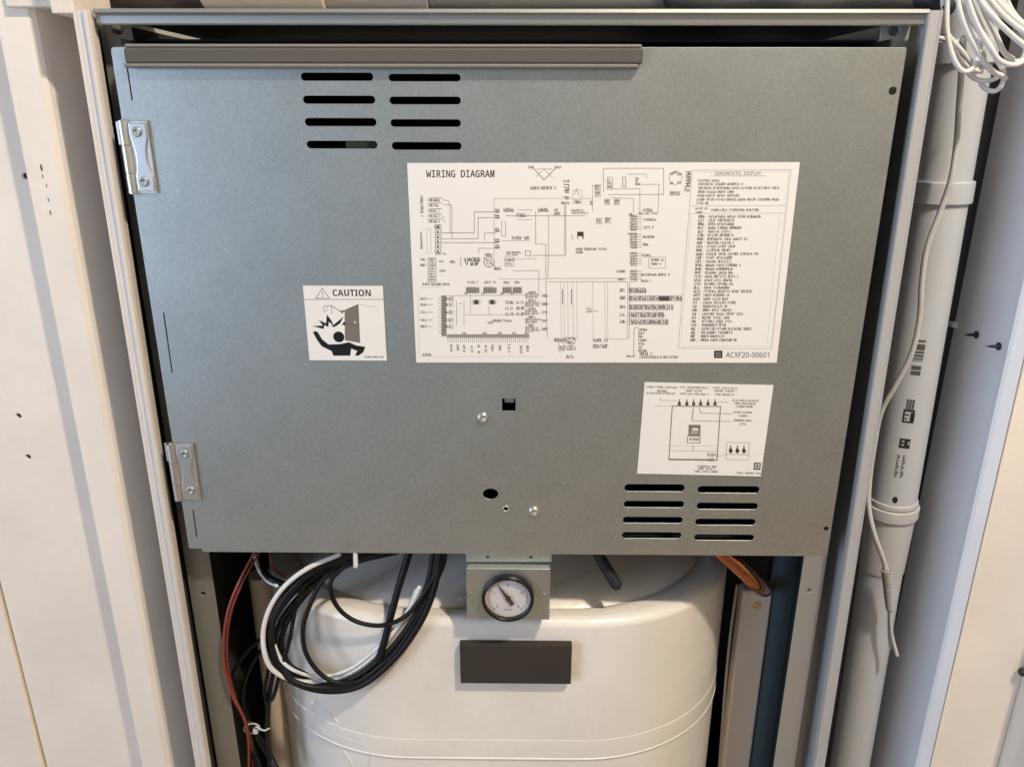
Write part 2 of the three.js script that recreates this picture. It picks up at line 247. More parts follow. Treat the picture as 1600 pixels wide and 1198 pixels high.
  R(1116, 548, 1129, 559.5, '#2e2b28'); L([[1118.5, 556], [1126.5, 556]], 3, PAPER); L([[1118.5, 552], [1126.5, 552]], 3, PAPER); L([[1122.5, 550], [1122.5, 558]], 2.4, '#2e2b28'); k.text('ACXF20-00601', 1134, 1205, 550, 558.5, '# sans-serif', '#2a2724');
});
const caution = sticker([[473, 447], [598, 446], [604, 564], [483, 562]], 0.0008, 7000, (k) => {
  k.fill(PAPER); const q = (a) => a.map(([x, y]) => [400 + x / 5.323, 400 + y / 5.323]), K = '#0c0b0a';
  k.line([[503.5, 450], [514, 466], [493.5, 466]], 3, '#4a4642', true); k.line([[503.6, 455], [503.6, 461]], 3, '#4a4642'); k.circ(503.6, 463.5, 0.9, '#4a4642');
  k.text('CAUTION', 519, 580, 452.5, 462.5, 'bold # sans-serif'); k.line([[475, 467.8], [601, 467.6]], 3, '#6b655e');
  k.poly(q([[735, 452], [848, 402], [862, 722], [738, 700]]), '#77716a'); k.line(q([[848, 402], [862, 722]]), 3, '#4a4642'); k.line(q([[735, 452], [848, 402]]), 3, '#4a4642');
  k.line(q([[565, 470], [562, 418], [625, 410], [628, 480]]), 2.5, '#5a554f'); k.line(q([[575, 470], [600, 415]]), 2, '#6b655e'); k.line(q([[625, 412], [712, 466]]), 3.5, '#5a554f'); k.poly(q([[690, 455], [740, 450], [715, 478]]), '#5a554f'); k.line(q([[858, 404], [1010, 428]]), 2.4, '#a39d94');
  k.poly(q([[470, 582], [555, 578], [520, 532], [582, 560], [588, 486], [628, 540], [640, 575], [725, 505], [700, 556], [668, 580], [640, 592], [622, 560], [605, 545], [598, 590], [568, 572], [560, 606]]), K);
  k.poly(q([[735, 545], [745, 575], [710, 570]]), K); k.line(q([[745, 568], [850, 570]]), 2.4, '#4a4642'); k.circ(400 + 822 / 5.323, 400 + 552 / 5.323, 2, '#c9c3ba');
  k.circ(400 + 687 / 5.323, 400 + 672 / 5.323, 46 / 5.323, K);
  k.poly(q([[472, 632], [492, 624], [512, 632], [548, 692], [602, 735], [700, 732], [770, 716], [830, 742], [908, 756], [890, 800], [852, 828], [822, 826], [842, 790], [790, 768], [782, 828], [642, 828], [628, 790], [545, 750], [505, 695]]), K);
  k.small(570, 556, 600, 559, '#2a2724');
});
const diagram = sticker([[1005, 598], [1207, 601], [1191, 745], [998, 739]], 0.0008, 6500, (k) => {
  k.fill(PAPER); const z = ([x, y]) => [980 + x / 6.654, 580 + y / 6.654], q = (a) => a.map(z), D = '#5a554f', S = (x0, y0, x1, y1, c) => k.small(...z([x0, y0]), ...z([x1, y1]), c), L = (a, w = 3, c = D, cl) => k.line(q(a), w, c, cl);
  for (const [x0, y0, x1] of [[200, 152, 520], [315, 192, 430], [205, 215, 500], [552, 155, 850], [610, 190, 780], [555, 222, 850], [890, 160, 1150], [905, 190, 1140], [915, 228, 1105], [1095, 290, 1375], [1120, 320, 1335], [1135, 352, 1310], [1112, 412, 1315], [1160, 448, 1260], [1110, 497, 1300], [1175, 535, 1235], [735, 975, 935], [740, 1000, 915], [705, 1028, 950], [1140, 1045, 1395]]) S(x0, y0, x1, y0 + 27, '#4a4642');
  L([[470, 362], [972, 366], [935, 925], [435, 915]], 5, '#6b655e', true); L([[435, 916], [830, 920]], 8, '#55504a'); L([[345, 265], [345, 302], [520, 305]], 2.4, '#8a847c'); L([[290, 360], [470, 362]], 2, '#a39d94'); L([[935, 320], [1050, 322]], 2.4, '#77716a');
  for (const x of [543, 622, 692, 765, 842, 915]) { k.poly(q([[x - 18, 355], [x - 14, 325], [x, 308], [x + 14, 325], [x + 18, 355]]), '#45413b'); L([[x, 290], [x, 320]], 5, '#45413b'); }
  L([[692, 360], [680, 515], [1085, 522]], 3, '#77716a'); L([[750, 375], [765, 435], [1095, 442]], 3, '#77716a'); L([[665, 515], [690, 370]], 2, '#8a847c');
  k.poly(q([[640, 555], [765, 557], [760, 670], [638, 668]]), '#77716a'); k.poly(q([[680, 590], [740, 592], [740, 612], [680, 610]]), PAPER); k.poly(q([[665, 610], [745, 612], [742, 655], [662, 653]]), '#a39d94'); L([[632, 672], [760, 674], [756, 745], [626, 742]], 4, '#6b655e', true); S(650, 690, 745, 720, '#4a4642');
  L([[450, 772], [930, 778]], 2, '#a8a29a'); L([[445, 825], [930, 830]], 2, '#8a847c'); L([[690, 770], [685, 825]], 4, '#8a847c'); L([[835, 852], [935, 855], [930, 925]], 3, '#77716a'); S(835, 860, 930, 885, '#4a4642'); S(835, 900, 920, 935, '#4a4642'); L([[940, 880], [1030, 876]], 2.4, '#8a847c');
  L([[1038, 740], [1270, 742], [1262, 920], [1028, 916]], 2.6, '#8a847c', true); for (const x of [1078, 1148, 1216]) { k.poly(q([[x - 22, 835], [x - 12, 800], [x + 14, 808], [x + 22, 832], [x, 856]]), '#3f3b36'); L([[x, 770], [x, 845]], 6, '#3f3b36'); } L([[1030, 862], [1250, 866]], 3, '#77716a');
  k.poly(q([[1322, 948], [1392, 952], [1385, 1026], [1314, 1022]]), '#4a4642'); L([[1340, 968], [1375, 970], [1370, 1005], [1333, 1003]], 5, PAPER, true);
});

// ───────── the corridor that the metal mirrors and the lamps stand in ─────────
{
  const st = (name, g, m) => { const o = part(name, g, m, scene); o.userData.kind = 'structure'; return o; };
  st('floor', box(-2.1, 2.1, -0.1, 0, -0.9, 2.6, 0.001), M.roomFloor);
  st('ceiling', box(-2.1, 2.1, 2.80, 2.9, -0.9, 2.6, 0.001), M.room);
  const W = WIN, f = (a, b, c, d) => box(-1.9, -1.8, a, b, c, d, 0.001);
  st('wall_left', [f(0, W.y - W.h / 2, -0.9, 2.4), f(W.y + W.h / 2, 2.80, -0.9, 2.4), f(W.y - W.h / 2, W.y + W.h / 2, -0.9, W.z - W.w / 2), f(W.y - W.h / 2, W.y + W.h / 2, W.z + W.w / 2, 2.4)], M.room);
  st('wall_right', box(1.8, 1.9, 0, 2.80, -0.9, 2.4, 0.001), std([0.50, 0.42, 0.32], 0.85));
  st('wall_rear', box(-1.9, 1.9, 0, 2.80, 2.4, 2.5, 0.001), M.room);
  const dr = thing('corridor_door', 'blue grey door across the corridor behind the viewer', 'door');
  part('leaf', box(-1.55, -0.35, 0.0, 2.05, 2.36, 2.399, 0.004), std([0.27, 0.36, 0.42], 0.6), dr); part('handle', box(-0.46, -0.42, 1.0, 1.12, 2.33, 2.36, 0.008), M.bright, dr);
  const wn = thing('window', 'tall bright window in the side wall of the corridor', 'window');
  part('pane', new THREE.BoxGeometry(0.01, W.h, W.w).translate(W.x - 0.1, W.y, W.z), std([0.2, 0.2, 0.2], 0.4, 0, { emissive: new THREE.Color().setRGB(...W.rgb), emissiveIntensity: 1.2 }), wn);
  part('frame', [box(-1.81, -1.78, W.y - W.h / 2, W.y - W.h / 2 + 0.05, W.z - W.w / 2, W.z + W.w / 2), box(-1.81, -1.78, W.y + W.h / 2 - 0.05, W.y + W.h / 2, W.z - W.w / 2, W.z + W.w / 2)], M.frame, wn);
  const lp = thing('ceiling_lamp', 'small warm bulb hanging on the corridor ceiling', 'lamp');
  part('bulb', new THREE.SphereGeometry(0.045, 24, 16).translate(...LAMP_POS), std([0.8, 0.8, 0.8], 0.5, 0, { emissive: new THREE.Color().setRGB(...LAMP_RGB), emissiveIntensity: 8 }), lp);
  part('rose', lathe([[0, 0], [0.06, 0], [0.06, 0.02], [0.02, 0.045], [0, 0.045]].reverse()).translate(LAMP_POS[0], 2.755, LAMP_POS[2]), M.frame, lp);
}

// ───────── boards beside the heater ─────────
const Y0 = 0.0, Y1 = 2.2;
{
  const wl = thing('closet_wall_left', null, null, null, 'structure');
  // two wide boards, then the upright board that stands proud of them
  const holes = [[28, 650], [43, 714], [38, 275]].map(([x, y]) => at(x, y, -0.058));
  const s = shapeOf([[-0.5215, Y0], [-0.39, Y0], [-0.39, Y1], [-0.5215, Y1]]); for (const h of holes) s.holes.push(circlePath(h.x, h.y, 0.0024));
  for (const h of holes) part('screw_hole', cylZ(h.x, h.y, -0.066, -0.0605, 0.0024, 14), std([0.06, 0.04, 0.03], 0.9), wl);
  part('board', plate(s, -0.058, 0.018, 0.001), M.cream, wl);
  part('board', plate(shapeOf([[-1.1, Y0], [-0.5235, Y0], [-0.5235, Y1], [-1.1, Y1]]), -0.055, 0.018, 0.0012), M.cream, wl);
  const a = at(20, 170, -0.034), b = at(215, 1198, -0.034), c = at(85, 150, -0.034), d = at(265, 1198, -0.034);
  const up = upright([[-0.4005, -0.20], [-0.4005, -0.0355], [-0.399, -0.034], [-0.3745, -0.034], [-0.3700, -0.0365], [-0.3688, -0.041], [-0.3688, -0.20]], Y0, Y1);
  part('upright_board', lean(up, -0.3655, -0.3625, 0.88, 1.55), M.cream, wl);
  const marks = [[64, 262, 2.2], [66, 275, 1.2], [72, 290, 1.2], [75, 312, 1.3], [78, 332, 1.6]].map(([x, y, r]) => { const p = at(x, y, -0.034); const g = new THREE.SphereGeometry(0.0007 * r, 8, 6); g.scale(0.55, 1.9, 0.25); g.translate(p.x, p.y, -0.0339); return g; });
  part('dent', marks, std([0.12, 0.09, 0.07], 0.9), wl);
  part('backing', box(-1.1, -0.326, Y0, Y1, -0.26, -0.205), M.cream, wl);
  part('top_trim', [box(-0.384, -0.338, 1.5755, 1.80, -0.06, -0.0285, 0.0015), box(-0.337, -0.3205, 1.5685, 1.80, -0.06, -0.004, 0.001)], M.cream, wl);
}
{
  const wr = thing('closet_wall_right', null, null, null, 'structure');
  const pr = upright([[0.4215, -0.125], [0.4215, -0.039], [0.4235, -0.0365], [0.4305, -0.0305], [0.4312, -0.0310], [0.4312, -0.125]], Y0, Y1);
  part('side_board', pr, new THREE.MeshStandardMaterial({ map: paintMap([0.90, 0.905, 0.92], 0.02), bumpMap: paintBump, bumpScale: 0.0001, roughness: 0.5 }), wr);
  part('front_board', plate(shapeOf([[0.4324, Y0], [0.5015, Y0], [0.5015, Y1], [0.4324, Y1]]), -0.0302, 0.018, 0.001), M.cream, wr); part('side_board', box(0.5020, 0.60, Y0, Y1, -0.14, 0.012, 0.002), M.board, wr);
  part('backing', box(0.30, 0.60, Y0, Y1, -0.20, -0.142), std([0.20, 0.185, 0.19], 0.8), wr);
}

// ───────── heater cabinet ─────────
const cab = thing('heater_cabinet', 'pale metal cabinet frame standing open around the grey hinged panel', 'cabinet');
{
  const flange = (x0, x1, s) => {                         // folded front edge: outer bead, flat, inner bead
    const pts = s > 0
      ? [[x0, -0.012], [x0, -0.001], [x0 + 0.0006, 0.0008], [x0 + 0.0016, 0.0010], [x0 + 0.0026, -0.0004], [x1 - 0.0052, -0.0004], [x1 - 0.0040, 0.0022], [x1 - 0.0024, 0.0028], [x1 - 0.0008, 0.0018], [x1, -0.0010], [x1, -0.0045], [x1 - 0.002, -0.0045], [x1 - 0.002, -0.012]]
      : [[x1, -0.60], [x1, -0.002], [x1 - 0.0008, -0.0002], [x1 - 0.0018, 0.0004], [x1 - 0.0030, -0.0006], [x0 + 0.0016, -0.0004], [x0 + 0.0008, -0.0007], [x0 + 0.0002, -0.0014], [x0, -0.0026], [x0, -0.0055], [x0 + 0.0015, -0.0055], [x0 + 0.0015, -0.012], [x1 - 0.002, -0.012], [x1 - 0.002, -0.60]];
    return upright(pts, 0.06, 1.5705);
  };
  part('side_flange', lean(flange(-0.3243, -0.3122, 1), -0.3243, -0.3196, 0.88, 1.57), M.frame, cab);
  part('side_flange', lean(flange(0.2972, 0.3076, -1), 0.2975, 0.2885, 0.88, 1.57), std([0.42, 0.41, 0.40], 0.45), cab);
  part('side_sheet', box(-0.3225, -0.3207, 0.06, 1.572, -0.60, -0.0125, 0.0005), M.frame, cab);
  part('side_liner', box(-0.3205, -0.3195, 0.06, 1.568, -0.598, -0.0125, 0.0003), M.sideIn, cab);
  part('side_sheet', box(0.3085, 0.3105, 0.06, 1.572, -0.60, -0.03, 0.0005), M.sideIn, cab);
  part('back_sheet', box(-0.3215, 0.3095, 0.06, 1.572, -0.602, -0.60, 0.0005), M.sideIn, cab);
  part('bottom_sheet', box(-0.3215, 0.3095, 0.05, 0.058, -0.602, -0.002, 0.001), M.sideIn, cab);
  // top rail: a rolled upper edge over a flat face
  const rail = new THREE.ExtrudeGeometry(shapeOf([[-0.30, 1.5700], [-0.004, 1.5718], [-0.0015, 1.5712], [-0.0010, 1.5690], [-0.0036, 1.5676], [-0.0040, 1.5668], [-0.0044, 1.5622], [-0.0052, 1.5612], [-0.0075, 1.5612], [-0.0075, 1.5680], [-0.30, 1.5685]]), { depth: 0.5945, bevelEnabled: false });
  rail.rotateY(-Math.PI / 2); rail.scale(1, 1, -1); 
  { // (z, y) profile carried along x
    const p = rail.attributes.position; for (let i = 0; i < p.count; i++) { const X = p.getX(i), Z = p.getZ(i); p.setX(i, -X - 0.3055); p.setZ(i, -Z); } rail.computeVertexNormals();
  }
  part('top_rail', rail, M.zincPlain, cab);
  // corner posts behind the panel, each with a round hole
  const post = (x0, x1, hs, m, sgn) => {
    const s = shapeOf([[x0, 0.06], [x1, 0.06], [x1, 1.567], [x0, 1.567]]); for (const h of hs) s.holes.push(circlePath(h[0], h[1], h[2]));
    const gs = [plate(s, -0.025, 0.0012, 0.0004)];
    gs.push(sgn < 0 ? box(x1 - 0.0016, x1, 0.06, 1.567, -0.055, -0.0262, 0.0005) : box(x0, x0 + 0.0016, 0.06, 1.567, -0.055, -0.0262, 0.0005));
    return part('corner_post', gs, m, cab);
  };
  const h1 = at(317, 927, -0.025), h2 = at(183, 44, -0.025), h3 = at(1265, 922, -0.025), h4 = at(1397, 47, -0.025);
  post(-0.3145, -0.2905, [[h1.x, h1.y, 0.0022], [h2.x, h2.y, 0.0048]], M.postGrey, 1);
  post(0.2665, 0.2880, [[h3.x, h3.y, 0.0022], [h4.x, h4.y, 0.0040]], std([0.42, 0.41, 0.39], 0.45, 0.5), -1);
  // black box of the electrics right behind the panel
  const cb = part('control_box', [box(-0.289, 0.266, 1.552, 1.554, -0.16, -0.03, 0.0005), box(-0.289, 0.266, 1.131, 1.133, -0.16, -0.0014, 0.0005), box(-0.289, -0.287, 1.133, 1.552, -0.16, -0.0014, 0.0005), box(0.264, 0.266, 1.133, 1.552, -0.16, -0.0014, 0.0005), box(-0.287, 0.264, 1.133, 1.552, -0.16, -0.158, 0.0005)], M.black, cab);
  const c0 = at(541, 238, -0.012), c1 = at(592, 214, -0.012);
  part('circuit_board', box(c0.x, c1.x, c0.y, c1.y, -0.0135, -0.012, 0.0003), M.pcb, cb);
}

// ───────── hinged panel ─────────
const pan = thing('access_panel', 'grey galvanised steel panel with vent slots, stickers and two hinges', 'metal panel');
{
  const x0 = -0.2962, x1 = 0.2762, yT = 1.5462, yB = 1.1287, r = 0.003;
  const tabL = at(728, 878, 0), tabR = at(862, 878, 0);
  const s = new THREE.Shape();
  s.moveTo(x0 + r, yT); s.lineTo(x1 - 0.001, yT); s.lineTo(x1, yT - 0.001); s.lineTo(x1, yB); s.lineTo(tabR.x, yB); s.lineTo(tabR.x, tabR.y); s.lineTo(tabL.x, tabL.y); s.lineTo(tabL.x, yB);
  s.lineTo(x0 + 0.0115, yB); s.lineTo(x0 + 0.0115, yB + 0.0035); s.lineTo(x0, yB + 0.0035); s.lineTo(x0, yT - r); s.quadraticCurveTo(x0, yT, x0 + r, yT);
  const slot = (a, b, t, bt) => { const m = (t + bt) / 2, l = at(a, m, 0), rr = at(b, m, 0), hh = (at(a, t, 0).y - at(a, bt, 0).y) / 2; s.holes.push(capsulePath(l.x, rr.x, (l.y + rr.y) / 2, hh)); };
  for (const q of [[470, 583, 113.5, 126], [607, 719.5, 115.5, 127], [473, 586, 149.5, 162], [608.5, 720, 151, 163], [476, 588, 184.5, 197], [610, 720, 186.5, 198], [479, 589.5, 220, 232], [612, 721, 222, 234],
    [976, 1070, 756.5, 767.5], [1090.5, 1187, 759.5, 770], [975, 1069, 782.5, 792.5], [1089, 1184.5, 785.5, 795.5], [973.5, 1067, 807.5, 817], [1087, 1181, 810.5, 820], [972, 1065, 831.5, 841], [1085, 1178.5, 835, 844]]) slot(...q);
  const slit = (a, b, c, d, w) => { const p = at(a, b, 0), q = at(c, d, 0); s.holes.push(polyPath([{ x: p.x - w, y: p.y }, { x: p.x + w, y: p.y }, { x: q.x + w, y: q.y }, { x: q.x - w, y: q.y }])); };
  slit(197.5, 101, 206, 158, 0.0008); slit(255, 488, 268.5, 583, 0.0008); slit(301, 797, 307, 840, 0.0008);
  { const a = at(784, 622, 0), b = at(806, 642.5, 0); s.holes.push(polyPath([{ x: a.x, y: a.y }, { x: b.x, y: a.y }, { x: b.x, y: b.y }, { x: a.x, y: b.y }])); }
  { const a = at(766.5, 771.5, 0), p = new THREE.Path(); p.absellipse(a.x, a.y, 0.0068, 0.0051, 0, Math.PI * 2); s.holes.push(p); }
  for (const [x, y, rr] of [[790.5, 794.5, 0.0019], [1395.5, 142, 0.0029], [1291.5, 826, 0.0024], [762, 870.5, 0.0017], [829.5, 870.5, 0.0017]]) { const q = at(x, y, 0); s.holes.push(circlePath(q.x, q.y, rr)); }
  part('sheet', plate(s, 0, 0.0008, 0.0002), M.zinc, pan);
  part('folded_edge', box(x0 + 0.006, x1, yT - 0.004, yT + 0.0004, -0.016, -0.0002, 0.0012), M.zinc, pan);
  { const a = at(788, 622.5, -0.002), b = at(803.5, 629.5, -0.002); part('latch_tab', box(a.x, b.x, b.y, a.y, -0.006, -0.0028, 0.0004), M.zincPlain, pan); }
  for (const [x, y, rr] of [[1396.5, 142, 0.0027], [1292, 826, 0.0022]]) { const p = at(x, y, 0); part('plug', cylZ(p.x, p.y, -0.004, -0.0005, rr, 20), M.black, pan); }
  // round studs
  for (const [x, y] of [[754.5, 652], [834.5, 798]]) {
    const p = at(x, y, 0), g = lathe([[0, 0.0022], [0.0015, 0.0022], [0.0016, 0.0030], [0.0034, 0.0032], [0.0042, 0.0022], [0.0044, 0.0002], [0.0044, 0]], 24); g.rotateX(Math.PI / 2); g.translate(p.x, p.y, 0);
    part('screw', g, M.bright, pan);
  }
  { const p = at(790.5, 794.5, 0), g = new THREE.TorusGeometry(0.0024, 0.0005, 8, 20); g.translate(p.x, p.y, 0.0002); part('eyelet', g, M.bright, pan); }
  part('wiring_label', wiring.geo, wiring.mat, pan, 'large white wiring diagram sticker with a diagnostic table');
  part('caution_label', caution.geo, caution.mat, pan, 'small square caution sticker with a black pictogram');
  part('connection_label', diagram.geo, diagram.mat, pan, 'white sticker with a connection drawing above the lower slots');
  // foam strip along the top
  const a = at(190, 76, 0.008), b = at(1005, 100, 0.008);
  const fs = part('foam_strip', box(a.x, b.x, b.y, a.y + 0.001, 0.0006, 0.0070, 0.0020), M.foam, pan, 'brown foam strip along the top of the panel');
  const c = at(192, 98, 0.006), d = at(998, 107, 0.006);
  part('backing_strip', box(c.x, d.x, d.y, c.y, 0.0006, 0.0066, 0.0018), M.foamPale, fs);
  part('upper_strip', box(a.x + 0.001, b.x - 0.001, a.y + 0.001, a.y + 0.0034, 0.0006, 0.0066, 0.0014), M.foamPale, fs);
  // hinges: embossed leaf, three knuckles, two countersunk screws
  for (const [lt, lb, rt, rb, s1, s2] of [[[205, 189], [216, 303], [231, 188], [243, 301], [213, 206], [224.5, 284]], [[276, 693], [288, 781], [301.5, 692.5], [313, 780], [287.5, 709], [297.5, 766]]]) {
    const A = at(...lt, 0.002), B = at(...lb, 0.002), C = at(...rt, 0.002), D = at(...rb, 0.002), yA = (A.y + C.y) / 2, yB2 = (B.y + D.y) / 2, xl = (A.x + B.x) / 2 - 0.003, xr = (C.x + D.x) / 2;
    const h = part('hinge', plate(shapeOf([[xl, yB2], [xr, yB2], [xr, yA], [xl, yA]]), 0.0020, 0.0014, 0.0004), M.bright, pan);
    const w = (xr - xl), xm = (xl + xr) / 2 + 0.0005, hh = yA - yB2, em = new THREE.Shape();
    em.moveTo(xm - w * 0.40, yB2 + hh * 0.03); em.lineTo(xm + w * 0.40, yB2 + hh * 0.03); em.lineTo(xm + w * 0.40, yB2 + hh * 0.24); em.quadraticCurveTo(xm + w * 0.05, yB2 + hh * 0.5, xm + w * 0.40, yB2 + hh * 0.76); em.lineTo(xm + w * 0.40, yA - hh * 0.03); em.lineTo(xm - w * 0.40, yA - hh * 0.03); em.lineTo(xm - w * 0.40, yB2 + hh * 0.76); em.quadraticCurveTo(xm - w * 0.12, yB2 + hh * 0.5, xm - w * 0.40, yB2 + hh * 0.24);
    part('leaf', plate(em, 0.0032, 0.0014, 0.0006), M.bright, h);
    for (const [u, v, off] of [[0, 0.325, 0], [0.335, 0.71, 0], [0.72, 1, 0]]) { const g = new THREE.CylinderGeometry(0.0034, 0.0034, hh * (v - u), 20); g.translate(xl - 0.0022, yA - hh * (u + v) / 2, 0.0022); part('knuckle', g, M.bright, h); }
    { const g = new THREE.CylinderGeometry(0.0015, 0.0015, hh * 1.03, 12); g.translate(xl - 0.0022, (yA + yB2) / 2, 0.0022); part('pin', g, M.zincPlain, h); }
    { part('frame_leaf', box(xl - 0.0085, xl - 0.003, yA - hh * 0.33, yA - hh * 0.01, -0.002, 0.0002, 0.0004), M.bright, h); }
    for (const q of [s1, s2]) {
      const p = at(...q, 0.003), g = lathe([[0, 0.0004], [0.0012, 0.0004], [0.0014, 0.0012], [0.0030, 0.0016], [0.0036, 0.0008], [0.0037, 0]], 24); g.rotateX(Math.PI / 2); g.translate(p.x, p.y, 0.0032); part('screw', g, M.zincPlain, h);
    }
  }
}

// ───────── pressure gauge on its bracket ─────────
{
  const g0 = thing('pressure_gauge', 'round pressure gauge with black rim in a steel bracket under the panel', 'gauge');
  const zP = 0.0085, a = at(728, 888, zP), b = at(858.5, 968, zP), gc = at(793.5, 933, zP + 0.002), s = shapeOf([[a.x, b.y], [b.x, b.y], [b.x, a.y], [a.x, a.y]]);
  s.holes.push(circlePath(gc.x, gc.y, 0.0212));
  const pl = [plate(s, zP, 0.0015, 0.0005), box(a.x, b.x, a.y - 0.0016, a.y, -0.004, zP - 0.0003, 0.0006), box(a.x, a.x + 0.0015, b.y, a.y, -0.012, zP - 0.0016, 0.0004), box(b.x - 0.0015, b.x, b.y, a.y, -0.012, zP - 0.0016, 0.0004)];
  const br = part('bracket', pl, M.zinc, g0);
  for (const [x, y] of [[737, 927], [850, 929]]) { const p = at(x, y, zP), d = new THREE.SphereGeometry(0.0016, 12, 8); d.scale(1, 1, 0.35); d.translate(p.x, p.y, zP); part('rivet', d, M.zincPlain, br); }
  const R = 0.0236;
  const bz = lathe([[0.0204, 0.001], [0.0205, 0.0058], [0.0210, 0.0066], [0.0224, 0.0068], [0.0233, 0.0060], [R, 0.0046], [R, 0.0]], 56); bz.rotateX(Math.PI / 2); bz.translate(gc.x, gc.y, zP + 0.0002);
  part('bezel', bz, std([0.006, 0.006, 0.006], 0.3, 0, { side: THREE.DoubleSide }), g0);
  part('housing', cylZ(gc.x, gc.y, -0.024, zP - 0.002, 0.0205, 32), M.dark, g0);
  const cv = document.createElement('canvas'); cv.width = cv.height = 512; const c = cv.getContext('2d'); c.fillStyle = '#dcd7d6'; c.fillRect(0, 0, 512, 512); c.translate(256, 256);
  c.strokeStyle = '#4a4446'; for (let i = 0; i <= 40; i++) { const t = (135 + i * 6.75) * Math.PI / 180, l = i % 10 ? (i % 5 ? 12 : 20) : 30; c.lineWidth = i % 10 ? 3 : 6; c.beginPath(); c.moveTo(Math.cos(t) * 222, Math.sin(t) * 222); c.lineTo(Math.cos(t) * (222 - l), Math.sin(t) * (222 - l)); c.stroke(); }
  c.lineWidth = 4; c.beginPath(); c.arc(0, 0, 224, 2.356, 7.07); c.stroke(); c.fillStyle = '#4a4446'; c.font = 'bold 44px sans-serif'; c.textAlign = 'center'; c.textBaseline = 'middle';
  ['0', '1', '2', '3', '4'].forEach((n, i) => { const t = (135 + i * 67.5) * Math.PI / 180; c.fillText(n, Math.cos(t) * 165, Math.sin(t) * 165); }); c.fillStyle = '#6a6466'; c.fillRect(-48, 150, 96, 7); c.fillRect(-36, 166, 72, 6);
  const dt = new THREE.CanvasTexture(cv); dt.colorSpace = THREE.SRGBColorSpace; const dg = new THREE.CircleGeometry(0.0206, 40); dg.translate(gc.x, gc.y, zP + 0.0024);
  const dial = part('dial', dg, new THREE.MeshStandardMaterial({ map: dt, roughness: 0.5 }), g0);
  const n = new THREE.Group(), nd = plate(shapeOf([[-0.0016, 0.0], [-0.0019, -0.0075], [0.0019, -0.0075], [0.0016, 0.0], [0.00035, 0.0165], [-0.00035, 0.0165]]), 0.0006, 0.0006, 0.0001); nd.rotateZ(33 * Math.PI / 180); nd.translate(gc.x + 0.0003, gc.y - 0.0004, zP + 0.0036);
  part('needle', nd, std([0.05, 0.018, 0.016], 0.5), dial); part('hub', cylZ(gc.x + 0.0003, gc.y - 0.0004, zP + 0.0024, zP + 0.0044, 0.0024, 16), std([0.05, 0.018, 0.016], 0.5), dial);
  const gl = new THREE.CylinderGeometry(0.0204, 0.0204, 0.0006, 40); gl.rotateX(Math.PI / 2); gl.translate(gc.x, gc.y, zP + 0.0055);
  part('glass', gl, new THREE.MeshPhysicalMaterial({ color: 0xffffff, transmission: 1, thickness: 0, roughness: 0.05, ior: 1.45 }), g0);
}

// ───────── tank ─────────
function plan(off, n = 26, cx = -0.0226) {                // left side, rounded corner, flat front, rounded corner, right side
  const hw = 0.2534 - off, zf = -0.010 - off, RX = 0.168, RZ = 0.145, L = [];
  for (let i = 0; i <= n; i++) { const t = i / n * Math.PI / 2; L.push([cx - hw + RX * (1 - Math.cos(t)) , zf - RZ * (1 - Math.sin(t))]); }
  return [[cx - hw, -0.46], ...L, ...L.slice().reverse().map(([x, z]) => [2 * cx - x, z]), [cx + hw, -0.46]];
}
function loft(rings) {                                    // rings of equal length: [plan points, y]
  const pos = [], uv = [], idx = [], n = rings[0][0].length;
  rings.forEach(([pts, y]) => { let l = 0; pts.forEach(([x, z], i) => { if (i) l += Math.hypot(x - pts[i - 1][0], z - pts[i - 1][1]); pos.push(x, typeof y === 'function' ? y(x, z) : y, z); uv.push(l, pos[pos.length - 2]); }); });
  for (let j = 0; j + 1 < rings.length; j++) for (let i = 0; i + 1 < n; i++) { const a = j * n + i, b = a + 1, c = a + n, d = c + 1; idx.push(a, b, c, b, d, c); }
  const g = new THREE.BufferGeometry(); g.setAttribute('position', new THREE.Float32BufferAttribute(pos, 3)); g.setAttribute('uv', new THREE.Float32BufferAttribute(uv, 2)); g.setIndex(idx); g.computeVertexNormals(); return g;
}
